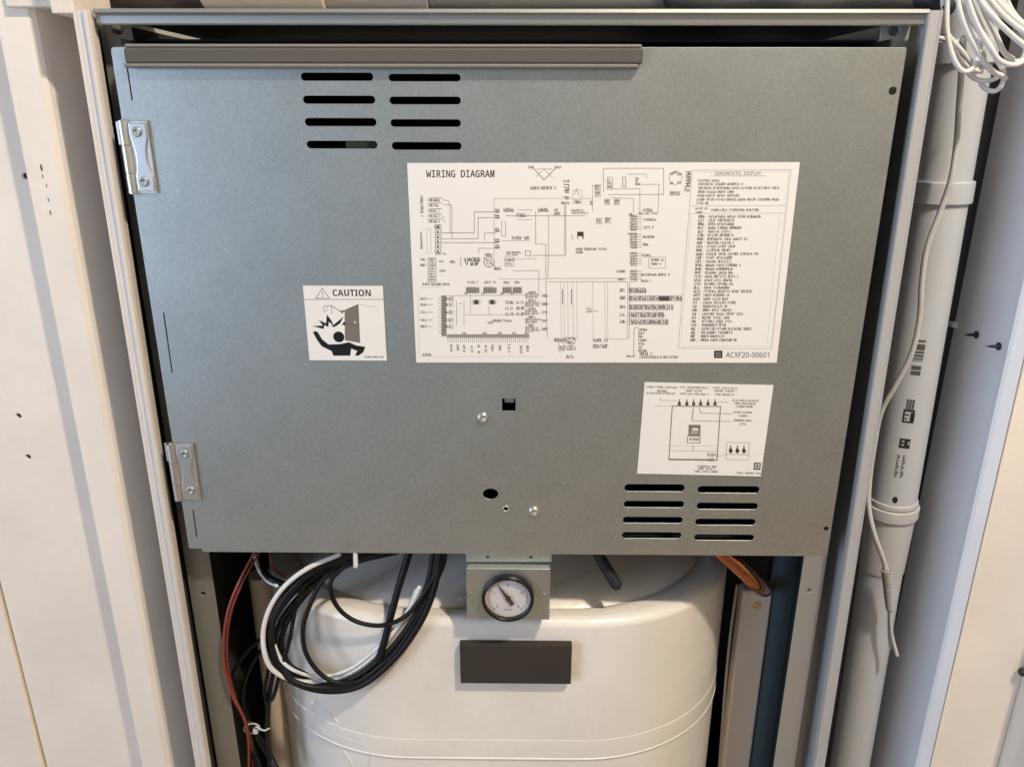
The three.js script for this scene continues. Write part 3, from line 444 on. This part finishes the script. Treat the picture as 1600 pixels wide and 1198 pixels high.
{
  const tk = thing('water_tank', 'cream insulated water tank with rounded shoulders below the panel', 'tank');
  const LIP = 1.0504;
  part('shell', loft([[plan(0), 0.06], [plan(0), 0.5], [plan(0), 0.7], [plan(0), 0.86], [plan(0), LIP - 0.009], [plan(0.0008), LIP - 0.0055], [plan(0.0026), LIP - 0.0026], [plan(0.0055), LIP - 0.0006], [plan(0.009), LIP]]), M.tank, tk);
  part('rim', loft([[plan(0.009), LIP + 0.0001], [plan(0.016), LIP + 0.0008], [plan(0.021), LIP - 0.0012], [plan(0.023), LIP - 0.004]]), M.tank, tk);
  part('cap', loft([[plan(0.0232), LIP - 0.0045], [plan(0.026), LIP - 0.001], [plan(0.034), LIP + 0.004], [plan(0.055), LIP + 0.012], [plan(0.085), LIP + 0.022], [plan(0.12), LIP + 0.030], [plan(0.165), LIP + 0.034]]), M.tank, tk);
  const seam = (pts, r) => { const c = new THREE.CatmullRomCurve3(pts.map(([x, z, y]) => new THREE.Vector3(x, y, z)), false, 'centripetal'); return new THREE.TubeGeometry(c, 120, r, 8); };
  const pl = plan(-0.0002).filter((p) => p[1] > -0.2);
  part('seam', seam(pl.map(([x, z]) => [x, z, 0.885]), 0.0013), M.tape, tk);
  part('tape_band', loft([[plan(0.0002), 0.9085], [plan(-0.0006), 0.9080], [plan(-0.0006), 0.8860], [plan(0.0002), 0.8855]].reverse()), Object.assign(M.tank.clone(), { roughness: 0.24 }), tk);
  const tapeAt = (px, py) => { let z = -0.01, p; for (let k = 0; k < 30; k++) { p = at(px, py, z); const hw = 0.2534, cx = -0.0226, dx = Math.max(0, Math.abs(p.x - cx) - (hw - 0.168)) / 0.168; z = -0.0098 - 0.145 * (1 - Math.sqrt(Math.max(0, 1 - dx * dx))); } return at(px, py, z); };
  part('tape_edge', [[[517, 1142], [545, 1155], [572, 1166], [577, 1180], [578, 1200]], [[560, 1150], [575, 1165], [590, 1178]], [[495, 1090], [490, 1110], [510, 1128], [530, 1133]], [[468, 1112], [492, 1125], [512, 1146], [548, 1156]], [[486, 1098], [512, 1112], [528, 1128]], [[1080, 1100], [1076, 1140], [1078, 1200]], [[535, 1170], [548, 1190], [552, 1210]]].map((q) => new THREE.TubeGeometry(new THREE.CatmullRomCurve3(q.map((p) => tapeAt(...p))), 30, 0.0009, 6)), M.tape, tk);
  const a = at(718, 1008, -0.0015), b = at(892, 1069, -0.0015);
  part('foam_pad', box(a.x, b.x, b.y, a.y, -0.0099, -0.0015, 0.0008), std([0.034, 0.026, 0.019], 0.85), tk, 'dark brown foam block on the tank front');
}

// ───────── cables in front of the tank ─────────
{
  const bl = (label, pts, r = 0.0026) => solo('black_cable', tube(pts, r, pts.length * 14), M.blackCable, label, 'cable');
  bl('outermost black cable of the big loop, reaching lowest over the tank', [[560, 860, -0.0280], [495, 890, -0.0180], [440, 925, -0.0130], [414, 985, -0.0260], [425, 1040, -0.0110], [465, 1068, -0.0070], [510, 1079, -0.0030], [560, 1072, -0.0010], [610, 1035, -0.0010], [655, 975, -0.0030], [678, 920, -0.0070], [688, 860, -0.0130]], 0.0032);
  bl('black cable of the big loop just inside the outermost one', [[575, 860, -0.0330], [510, 888, -0.0230], [450, 935, -0.0180], [422, 990, -0.0170], [440, 1042, -0.0130], [490, 1066, -0.0090], [540, 1064, -0.0050], [600, 1024, -0.0040], [648, 962, -0.0050], [670, 905, -0.0110], [678, 860, -0.0170]], 0.0029);
  bl('thick black cable running steeply beside the big loop up to the panel edge', [[600, 860, -0.0330], [540, 880, -0.0280], [480, 920, -0.0250], [440, 968, -0.0230], [428, 1010, -0.0210], [448, 1052, -0.0170], [500, 1072, -0.0090], [556, 1067, -0.0050], [622, 1014, -0.0050], [660, 948, -0.0090], [692, 880, -0.0130], [694, 860, -0.0130]], 0.0028);
  bl('black cable making the tall narrow loop that hangs at the tank corner', [[520, 868, -0.0310], [480, 905, -0.0230], [462, 950, -0.0190], [452, 1000, -0.0160], [436, 1055, -0.0130], [426, 1090, -0.0120], [417, 1093, -0.0250], [413, 1080, -0.0260], [418, 1050, -0.0300], [420, 1010, -0.0360]], 0.0021);
  bl('black cable sagging in an open curve from the bundle to the loop bottom', [[540, 866, -0.0280], [505, 905, -0.0180], [482, 950, -0.0110], [473, 985, -0.0070], [478, 1020, -0.0030], [500, 1052, 0.0000], [525, 1066, 0.0010], [560, 1064, 0.0005], [600, 1035, -0.0010]], 0.0023);
  bl('black cable hanging in a shallow bow in front of the tank rim', [[556, 872, -0.0130], [530, 892, -0.0070], [517, 908, -0.0030], [520, 935, -0.0010], [535, 957, 0.0000], [560, 972, 0.0005], [595, 977, 0.0010], [628, 966, 0.0000], [655, 938, -0.0030], [680, 895, -0.0090], [690, 862, -0.0130]], 0.0021);
  bl('straight thick black cable dropping from the panel edge into the loop', [[641, 858, -0.0230], [634, 880, -0.0190], [622, 920, -0.0130], [611, 960, -0.0080], [601, 1000, -0.0040], [592, 1030, -0.0020]], 0.0036);
  bl('black cable inside the big loop running low past the white flat cable', [[588, 862, -0.0350], [520, 892, -0.0290], [465, 945, -0.0270], [440, 1000, -0.0230], [452, 1038, -0.0190], [480, 1055, -0.0130]], 0.0025);
  bl('black cable filling the middle of the bundle under the panel', [[620, 862, -0.0390], [550, 880, -0.0350], [490, 915, -0.0330], [452, 960, -0.0310], [436, 1010, -0.0280], [428, 1045, -0.0270], [420, 1090, -.030], [418, 1150, -.032], [424, 1215, -.032]], 0.0027);
  bl('thin black cable leaving the bundle toward the left post and curving down', [[432, 985, -0.0280], [400, 1004, -0.0440], [375, 1030, -0.0460], [362, 1060, -0.0480], [360, 1100, -0.0480]], 0.0022);
  bl('second thin black cable beside the left post, bending down to the tie', [[430, 1000, -0.0330], [403, 1022, -0.0480], [386, 1052, -0.0500], [378, 1090, -0.0500], [384, 1125, -0.0460], [398, 1150, -0.0410]], 0.0022);
  bl('black cable below the white tie running down along the tank', [[388, 1128, -0.0440], [402, 1150, -0.0380], [420, 1180, -0.0360], [440, 1215, -0.0210]], 0.0034);
  bl('outer black cable below the white tie nearest the left post', [[386, 1135, -0.0460], [392, 1165, -0.0440], [404, 1200, -0.0420], [410, 1230, -0.0420]], 0.0034);
  bl('black cable end hidden high in the left gap under the panel', [[400, 858, -0.0560], [408, 885, -0.0520], [425, 905, -0.0330], [450, 915, -0.0310]], 0.0030);
  bl('black cable ringing the left rim of the loop just inside the white one', [[545, 862, -.02], [490, 890, -.012], [452, 925, -.005], [428, 968, -.001], [424, 1008, .001], [436, 1044, .002], [462, 1066, .003], [505, 1075, .001], [555, 1068, -.001], [605, 1033, -.003], [650, 970, -.005], [674, 915, -.009], [684, 862, -.014]], 0.0028);
  // the white ones
  solo('white_cable', tube([[530, 866, -.016], [480, 888, -.008], [445, 915, -.003], [422, 948, 0], [411, 985, .003], [413, 1020, .006], [422, 1042, .0065], [440, 1056, .004], [456, 1062, -.001], [476, 1065, -.006], [515, 1062, -.009], [555, 1046, -.008], [590, 1018, -.007], [622, 978, -.006], [641, 948, -.007], [655, 918, -.009]], 0.0023, 150), M.whiteCable, 'white cable circling inside the black cable loop', 'cable');
  solo('white_cable', tube([[398, 868, -0.0510], [403, 888, -0.0460], [415, 905, -0.0420], [432, 915, -0.0270]], 0.0018), M.whiteCable, 'short white cable bend near the top of the left gap', 'cable');
  solo('white_cable', tube([[432, 960, -.026], [428, 1000, -.022], [440, 1032, -.014], [463, 1049, -.008], [500, 1057, -.007], [540, 1048, -.006], [580, 1021, -.006], [618, 982, -.006], [636, 955, -.008], [650, 922, -.011]], 0.0018, 100), M.whiteCable, 'thin white cable along the inner edge of the black loop over the tank', 'cable');
  solo('cable_end', tube([[555, 855, -0.0030], [555.5, 884, -0.0010]], 0.0022), M.whiteCable, 'white cable end sticking straight down under the panel edge', 'cable end');
  solo('red_wire', tube([[398, 862, -.04], [375, 905, -.026], [357, 950, -.020], [349, 1000, -.018], [350, 1040, -.018], [362, 1085, -.019], [380, 1120, -.024], [387, 1150, -.030], [388, 1210, -.034]], 0.0014, 100), M.red, 'red wire bowing out beside the left post', 'wire');
  solo('red_wire', tube([[405, 862, -.05], [378, 912, -.033], [361, 955, -.026], [354, 1005, -.0225], [356, 1045, -.0225], [368, 1092, -.0225], [384, 1128, -.028], [392, 1160, -.04], [396, 1210, -.042]], 0.0012, 100), M.redBrown, 'darker red wire close behind the bright red one', 'wire');
  solo('red_wire', tube([[420, 860, -.058], [425, 880, -.054], [432, 893, -.052], [446, 902, -.05]], 0.0013), M.red, 'short red wire at the top of the left gap', 'wire');
  const tp = at(393, 1138, -.037), tie = new THREE.TorusGeometry(0.0085, 0.0009, 8, 30); tie.scale(1, 0.72, 1); tie.rotateZ(0.35); tie.translate(tp.x, tp.y, tp.z);
  const ct = thing('cable_tie', 'clear white cable tie around the red and black wires', 'cable tie');
  part('loop', tie, M.tie, ct); part('tail', tube([[400, 1135, -.032], [412, 1141, -.028], [420, 1138, -.026]], 0.0009), M.tie, ct); part('head', box(tp.x + 0.003, tp.x + 0.008, tp.y - 0.002, tp.y + 0.003, -.036, -.031, 0.0006), M.tie, ct);
  // column of pale pipe lagging between the post and the tank
  const lp = at(425, 1100, -.09); solo('lagged_pipe', new THREE.CylinderGeometry(0.0115, 0.0115, 0.98, 24).translate(lp.x, 0.55, -.10), M.duct, 'pale upright pipe in the gap left of the tank', 'pipe');
}
// ───────── hoses and pipes right of the tank ─────────
{
  const bh = thing('black_hose', 'short black rubber hose stub above the tank rim', 'hose');
  part('hose', tube([[928, 852, -.03], [945, 884, -.022], [957, 903, -.018]], 0.0052), M.rubber, bh); part('sleeve', tube([[941, 877, -.0235], [963, 913, -.0165]], 0.0056), M.rubber, bh);
  const cp = thing('copper_pipe', 'bent copper pipe showing under the right end of the panel', 'pipe');
  part('bend', tube([[1100, 840, -.05], [1135, 868, -.045], [1163, 893, -.042], [1181, 911, -.045], [1192, 920, -.060], [1200, 918, -.09]], 0.0078, 60, 16), M.copper, cp);
  solo('plastic_duct', box(0.2395, 0.2712, 0.06, at(1185, 924, -.1).y, -0.118, -0.10, 0.003), M.duct, 'pale upright duct strip below the copper pipe', 'duct');
  { const p = at(1182, 946, -.1), g = new THREE.CylinderGeometry(0.0042, 0.0045, 0.0014, 16); g.rotateX(Math.PI / 2); g.translate(p.x, p.y, -0.0995); solo('orange_plug', g, M.orange, 'small orange plug on the pale duct strip', 'plug'); }
  const bf = thing('insulated_pipe', 'dark blue lagged pipe between the pale duct and the right post', 'pipe');
  for (const [x, z, r] of [[0.2832, -0.108, 0.0125], [0.2995, -0.112, 0.0085]]) part('tube', new THREE.CylinderGeometry(r, r, 1.25, 20).translate(x, 0.685, z), M.blueFoam, bf);
  solo('grey_cable', tube([[1152, 915, -.12], [1143, 980, -.12], [1135, 1060, -.12], [1128, 1150, -.12], [1122, 1230, -.12]], 0.0017), M.greyCable, 'thin grey cable running down the right side of the tank', 'cable');
}

// ───────── drain pipe ─────────
const PX = 0.3815, PZ = -0.098, PR = 0.0222;
{
  const dp = thing('drain_pipe', 'white plastic drain pipe with couplings in the gap right of the cabinet', 'pipe');
  const yOf = (py) => at(1400, py, PZ + PR).y, tilt = (g) => lean(g, 0.3835, 0.370, 0.86, 1.52);
  const cyl = (y0, y1, r0, r1, name, m) => part(name, tilt(lathe([[r0 - 0.003, y0 - 0.0], [r0 - 0.0006, y0], [r0, y0 + 0.0008], [r1, y1 - 0.0008], [r1 - 0.0006, y1], [r1 - 0.003, y1]], 48).translate(0.3835, 0, PZ)), m, dp);
  cyl(yOf(306), 1.62, PR, PR, 'pipe_section', M.pvc);
  // printed pipe section
  const y0 = yOf(797), y1 = yOf(312), cv = document.createElement('canvas'), H = 1024, W = 512; cv.width = W; cv.height = H; const c = cv.getContext('2d'); c.fillStyle = '#c4c8d0'; c.fillRect(0, 0, W, H); c.fillStyle = '#23211f'; c.strokeStyle = '#23211f';
  const vy = (py) => (y1 - yOf(py)) / (y1 - y0) * H, ux = (f) => W * f, U = 0.69;          // the print runs up the pipe
  const bar = (f, a, b, w) => c.fillRect(ux(f), vy(a), w, Math.max(2, vy(b) - vy(a)));
  for (let i = 0; i < 26; i++) if (rnd() < 0.72) bar(U - 0.035, 530 + i * 1.35, 530.9 + i * 1.35, 34); for (let i = 0; i < 12; i++) if (rnd() < 0.75) bar(U - 0.03, 572 + i * 1.35, 573 + i * 1.35, 30);
  c.save(); c.translate(ux(U), vy(628)); c.rotate(-Math.PI / 2); c.lineWidth = 2; for (let i = 0; i < 3; i++) for (let j = 0; j < 7; j++) { c.strokeRect(-34 + j * 6, -12 + i * 9, 3 + rnd() * 2, 5); } c.restore();
  c.lineWidth = 6; c.strokeRect(ux(U - 0.03), vy(642), 30, vy(660) - vy(642)); c.fillRect(ux(U + 0.01), vy(645), 14, vy(660) - vy(645)); c.fillRect(ux(U - 0.022), vy(648), 12, 5); c.fillRect(ux(U - 0.022), vy(654), 8, 5);
  c.fillRect(ux(U - 0.03), vy(686), 34, vy(701) - vy(686)); c.fillStyle = '#c4c8d0'; c.fillRect(ux(U - 0.015), vy(689), 8, 6); c.fillRect(ux(U - 0.015), vy(694.5), 8, 6); c.fillRect(ux(U + 0.022), vy(690), 5, 12); c.fillStyle = '#23211f';
  c.lineWidth = 2; for (const f of [U - 0.03, U + 0.005]) for (let i = 0; i < 24; i++) { const yy = vy(712 + i * 1.5); c.beginPath(); c.moveTo(ux(f), yy); c.lineTo(ux(f) + 9 * rnd() + 3, yy + 3 * rnd()); c.stroke(); }
  c.beginPath(); c.ellipse(ux(U), vy(782), 9, 12, 0, 0, 7); c.fill();
  const t = new THREE.CanvasTexture(cv); t.colorSpace = THREE.SRGBColorSpace; t.wrapS = THREE.RepeatWrapping;
  const pg = new THREE.CylinderGeometry(PR, PR, y1 - y0, 64, 1, true, Math.PI / 2); pg.translate(0.3835, (y0 + y1) / 2, PZ); tilt(pg);
  part('printed_section', pg, new THREE.MeshStandardMaterial({ map: t, roughness: 0.35 }), dp);
  cyl(yOf(320), yOf(285), PR + 0.0028, PR + 0.0028, 'coupling', M.pvc);
  cyl(yOf(98), yOf(60), PR + 0.0028, PR + 0.0028, 'coupling', M.pvc);
  cyl(yOf(800), yOf(792), PR + 0.0015, PR + 0.0015, 'seal', M.pvcWarm);
  cyl(yOf(818), yOf(801), PR + 0.0036, PR + 0.0036, 'coupling', M.pvcWarm);
  cyl(yOf(905), yOf(817), PR - 0.0006, PR + 0.0012, 'socket', M.pvcWarm);
  cyl(0.3, yOf(900), PR - 0.0016, PR - 0.0016, 'pipe_section', M.pvc);
}
// ───────── loose cable and its wrapped end ─────────
{
  const lc = thing('signal_cable', 'grey white cable hanging down the drain pipe with a spiral wrapped end', 'cable');
  part('cable', tube([[1506, 60, -.02], [1503, 110, -.045], [1499, 170, -.058], [1495, 225, -.06], [1487, 278, -.058], [1470, 330, -.060], [1449, 388, -.060], [1441, 440, -.060], [1437, 500, -.060], [1425, 552, -.060], [1400, 602, -.064], [1378, 642, -.070], [1366, 700, -.075], [1359, 752, -.075], [1358, 792, -.070], [1366, 832, -.064], [1380, 872, -.062], [1388, 900, -.062]], 0.0024, 220), M.greyCable, lc);
  const a = at(1386, 890, -.061), b = at(1391, 952, -.061); const hel = []; for (let i = 0; i <= 320; i++) { const t = i / 320, q = a.clone().lerp(b, t), th = t * Math.PI * 2 * 19; hel.push(new THREE.Vector3(q.x + 0.0047 * (1 - 0.3 * t) * Math.cos(th), q.y, q.z + 0.0047 * (1 - 0.3 * t) * Math.sin(th))); }
  part('spiral_wrap', [new THREE.TubeGeometry(new THREE.CatmullRomCurve3(hel), 640, 0.0009, 6), tube([a, b], 0.0034)], std([0.42, 0.41, 0.40], 0.6), lc);
  part('wire_end', tube([[1391, 950, -.061], [1393, 985, -.061], [1397, 1005, -.06], [1402, 1023, -.058]], 0.0019), M.greyCable, lc);
  part('wire_end', tube([[1390, 950, -.063], [1390, 985, -.063], [1392, 1012, -.063]], 0.0016), M.greyCable, lc);
  const coil = thing('coiled_cable', 'bundle of coiled white cable hanging at the top beside the cabinet', 'cable');
  for (const [pts, r] of [
    [[[1486, -30, -0.014], [1481, 10, -0.012], [1480, 45, -0.010], [1486, 78, -0.009], [1496, 102, -0.009], [1508, 112, -0.010], [1520, 107, -0.012], [1529, 88, -0.014], [1532, 62, -0.018], [1526, 30, -0.024]], .0019],
    [[[1470, -20, -0.024], [1476, 10, -0.022], [1473, 40, -0.022], [1486, 60, -0.021], [1504, 80, -0.021], [1520, 100, -0.021]], .0018],
    [[[1506, -30, -0.004], [1516, 10, -0.003], [1530, 45, -0.003], [1548, 75, -0.003], [1562, 94, -0.004], [1578, 101, -0.005], [1594, 99, -0.006], [1606, 88, -0.007]], .0019],
    [[[1516, -30, -0.008], [1535, 5, -0.006], [1556, 30, -0.005], [1582, 55, -0.005], [1610, 78, -0.005]], .0019],
    [[[1528, -30, -0.010], [1548, 0, -0.009], [1572, 27, -0.008], [1612, 58, -0.007]], .0019],
    [[[1511, -30, -0.014], [1522, 15, -0.012], [1540, 55, -0.011], [1556, 88, -0.012], [1566, 105, -0.014]], .0019],
    [[[1522, -30, -0.016], [1540, 20, -0.014], [1556, 52, -0.013], [1570, 82, -0.013], [1583, 92, -0.014]], .0018],
    [[[1512, 112, -0.026], [1526, 124, -0.024], [1545, 126, -0.023], [1560, 120, -0.023], [1569, 106, -0.024], [1573, 90, -0.025]], .0018],
    [[[1534, 132, -0.028], [1545, 141, -0.027], [1556, 142, -0.026], [1565, 134, -0.026], [1569, 118, -0.027], [1566, 98, -0.028]], .0018],
    [[[1530, 96, -0.022], [1545, 106, -0.021], [1560, 115, -0.022], [1572, 122, -0.024]], .0018],
    [[[1560, -30, -0.020], [1562, 0, -0.020], [1566, 25, -0.021]], .0018], [[[1566, -30, -0.016], [1577, 8, -0.016], [1592, 30, -0.016], [1612, 46, -0.016]], .0018],
    [[[1462, 58, -0.064], [1478, 62, -0.059], [1494, 66, -0.054]], .0018], [[[1474, -30, -.02], [1474, 10, -.018], [1480, 50, -.018], [1494, 84, -.018], [1514, 106, -.018], [1534, 112, -.02]], .0017], [[[1496, -30, -.008], [1500, 15, -.006], [1514, 55, -.006], [1534, 90, -.008], [1552, 112, -.012], [1566, 118, -.016]], .0018],
    [[[1536, -30, -.012], [1560, 2, -.010], [1588, 30, -.009], [1614, 48, -.008]], .0018], [[[1544, -30, -.016], [1572, 10, -.014], [1594, 44, -.013], [1604, 72, -.013], [1596, 94, -.014], [1578, 96, -.016]], .0018], [[[1502, -30, -.024], [1508, 20, -.022], [1528, 62, -.02], [1538, 84, -.02], [1534, 106, -.022], [1518, 118, -.024]], .0017]]) part('cable_loop', tube(pts, r, 60), M.whiteCable, coil);
}
// ───────── fittings on the right board ─────────
{
  const X = 0.4212;
  const onX = (px, py) => { let lo = -0.3, hi = 0.2; for (let k = 0; k < 40; k++) { const m = (lo + hi) / 2; at(px, py, m).x > X ? lo = m : hi = m; } return at(px, py, (lo + hi) / 2); };
  for (const [px, py, lab] of [[1527, 523, 'black pointed screw on the bluish side board nearer the pipe'], [1562, 541, 'black pointed screw on the bluish side board nearer its front edge']]) {
    const p = onX(px, py), g = lathe([[0, 0], [0.0034, 0.0002], [0.0036, 0.001], [0.0016, 0.0022], [0.0013, 0.007], [0, 0.0125]].map((q) => q), 16); g.rotateZ(Math.PI / 2); g.translate(p.x, p.y, p.z); solo('black_screw', g, M.dark, lab, 'screw');
  }
  const w = onX(1494, 507), wg = new RoundedBoxGeometry(0.006, 0.005, 0.008, 2, 0.001); wg.translate(w.x - 0.002, w.y, w.z); solo('white_clip', wg, M.whiteCable, 'small white clip at the back edge of the bluish side board', 'clip');
  const k = at(1598, 1050, -0.024), kg = new THREE.SphereGeometry(0.0042, 20, 14); kg.scale(1, 1, 1); solo('wall_bumper', kg.translate(k.x + 0.0005, k.y, k.z), M.dark, 'black round bumper at the far right edge above the cream board', 'bumper');
}
// ───────── things lying above the cabinet ─────────
{
  const ly = (y) => y;
  const hz = (px0, px1, py, z, r, m, name, label, cat) => { const a = at(px0, py, z), b = at(px1, py, z), g = new THREE.CylinderGeometry(r, r, b.x - a.x, 28); g.rotateZ(Math.PI / 2); g.translate((a.x + b.x) / 2, a.y, z); return solo(name, g, m, label, cat); };
  hz(318, 505, -28, -.05, 0.0185, M.duct, 'lagged_pipe', 'cream lagged pipe lying across the cabinet top', 'pipe');
  hz(128, 318, -30, -.08, 0.020, std([0.12, 0.10, 0.10], 0.6), 'grey_pipe', 'dark mauve pipe on the cabinet top at its left end', 'pipe');
  hz(510, 668, -28, -.06, 0.0185, std([0.42, 0.39, 0.38], 0.5), 'grey_pipe', 'pale grey pipe on the cabinet top left of the middle', 'pipe');
  hz(672, 1052, -28, -.07, 0.0185, std([0.35, 0.35, 0.34], 0.4, 0.5), 'metal_duct', 'grey metal duct on the middle of the cabinet top', 'duct');
  solo('black_cable', tube([[1050, 2, -.05], [1120, 8, -.045], [1200, 4, -.045], [1270, 9, -.045], [1350, 3, -.045], [1440, 8, -.04]], 0.0065), M.rubber, 'thick black cable lying along the right half of the cabinet top', 'cable');
  solo('black_cable', tube([[1040, -8, -.07], [1180, -4, -.07], [1300, -9, -.07], [1460, 4, -.03], [1480, 12, -.02]], 0.006), M.rubber, 'black cable behind the thick one on the cabinet top', 'cable');
}
renderer.render(scene, camera);
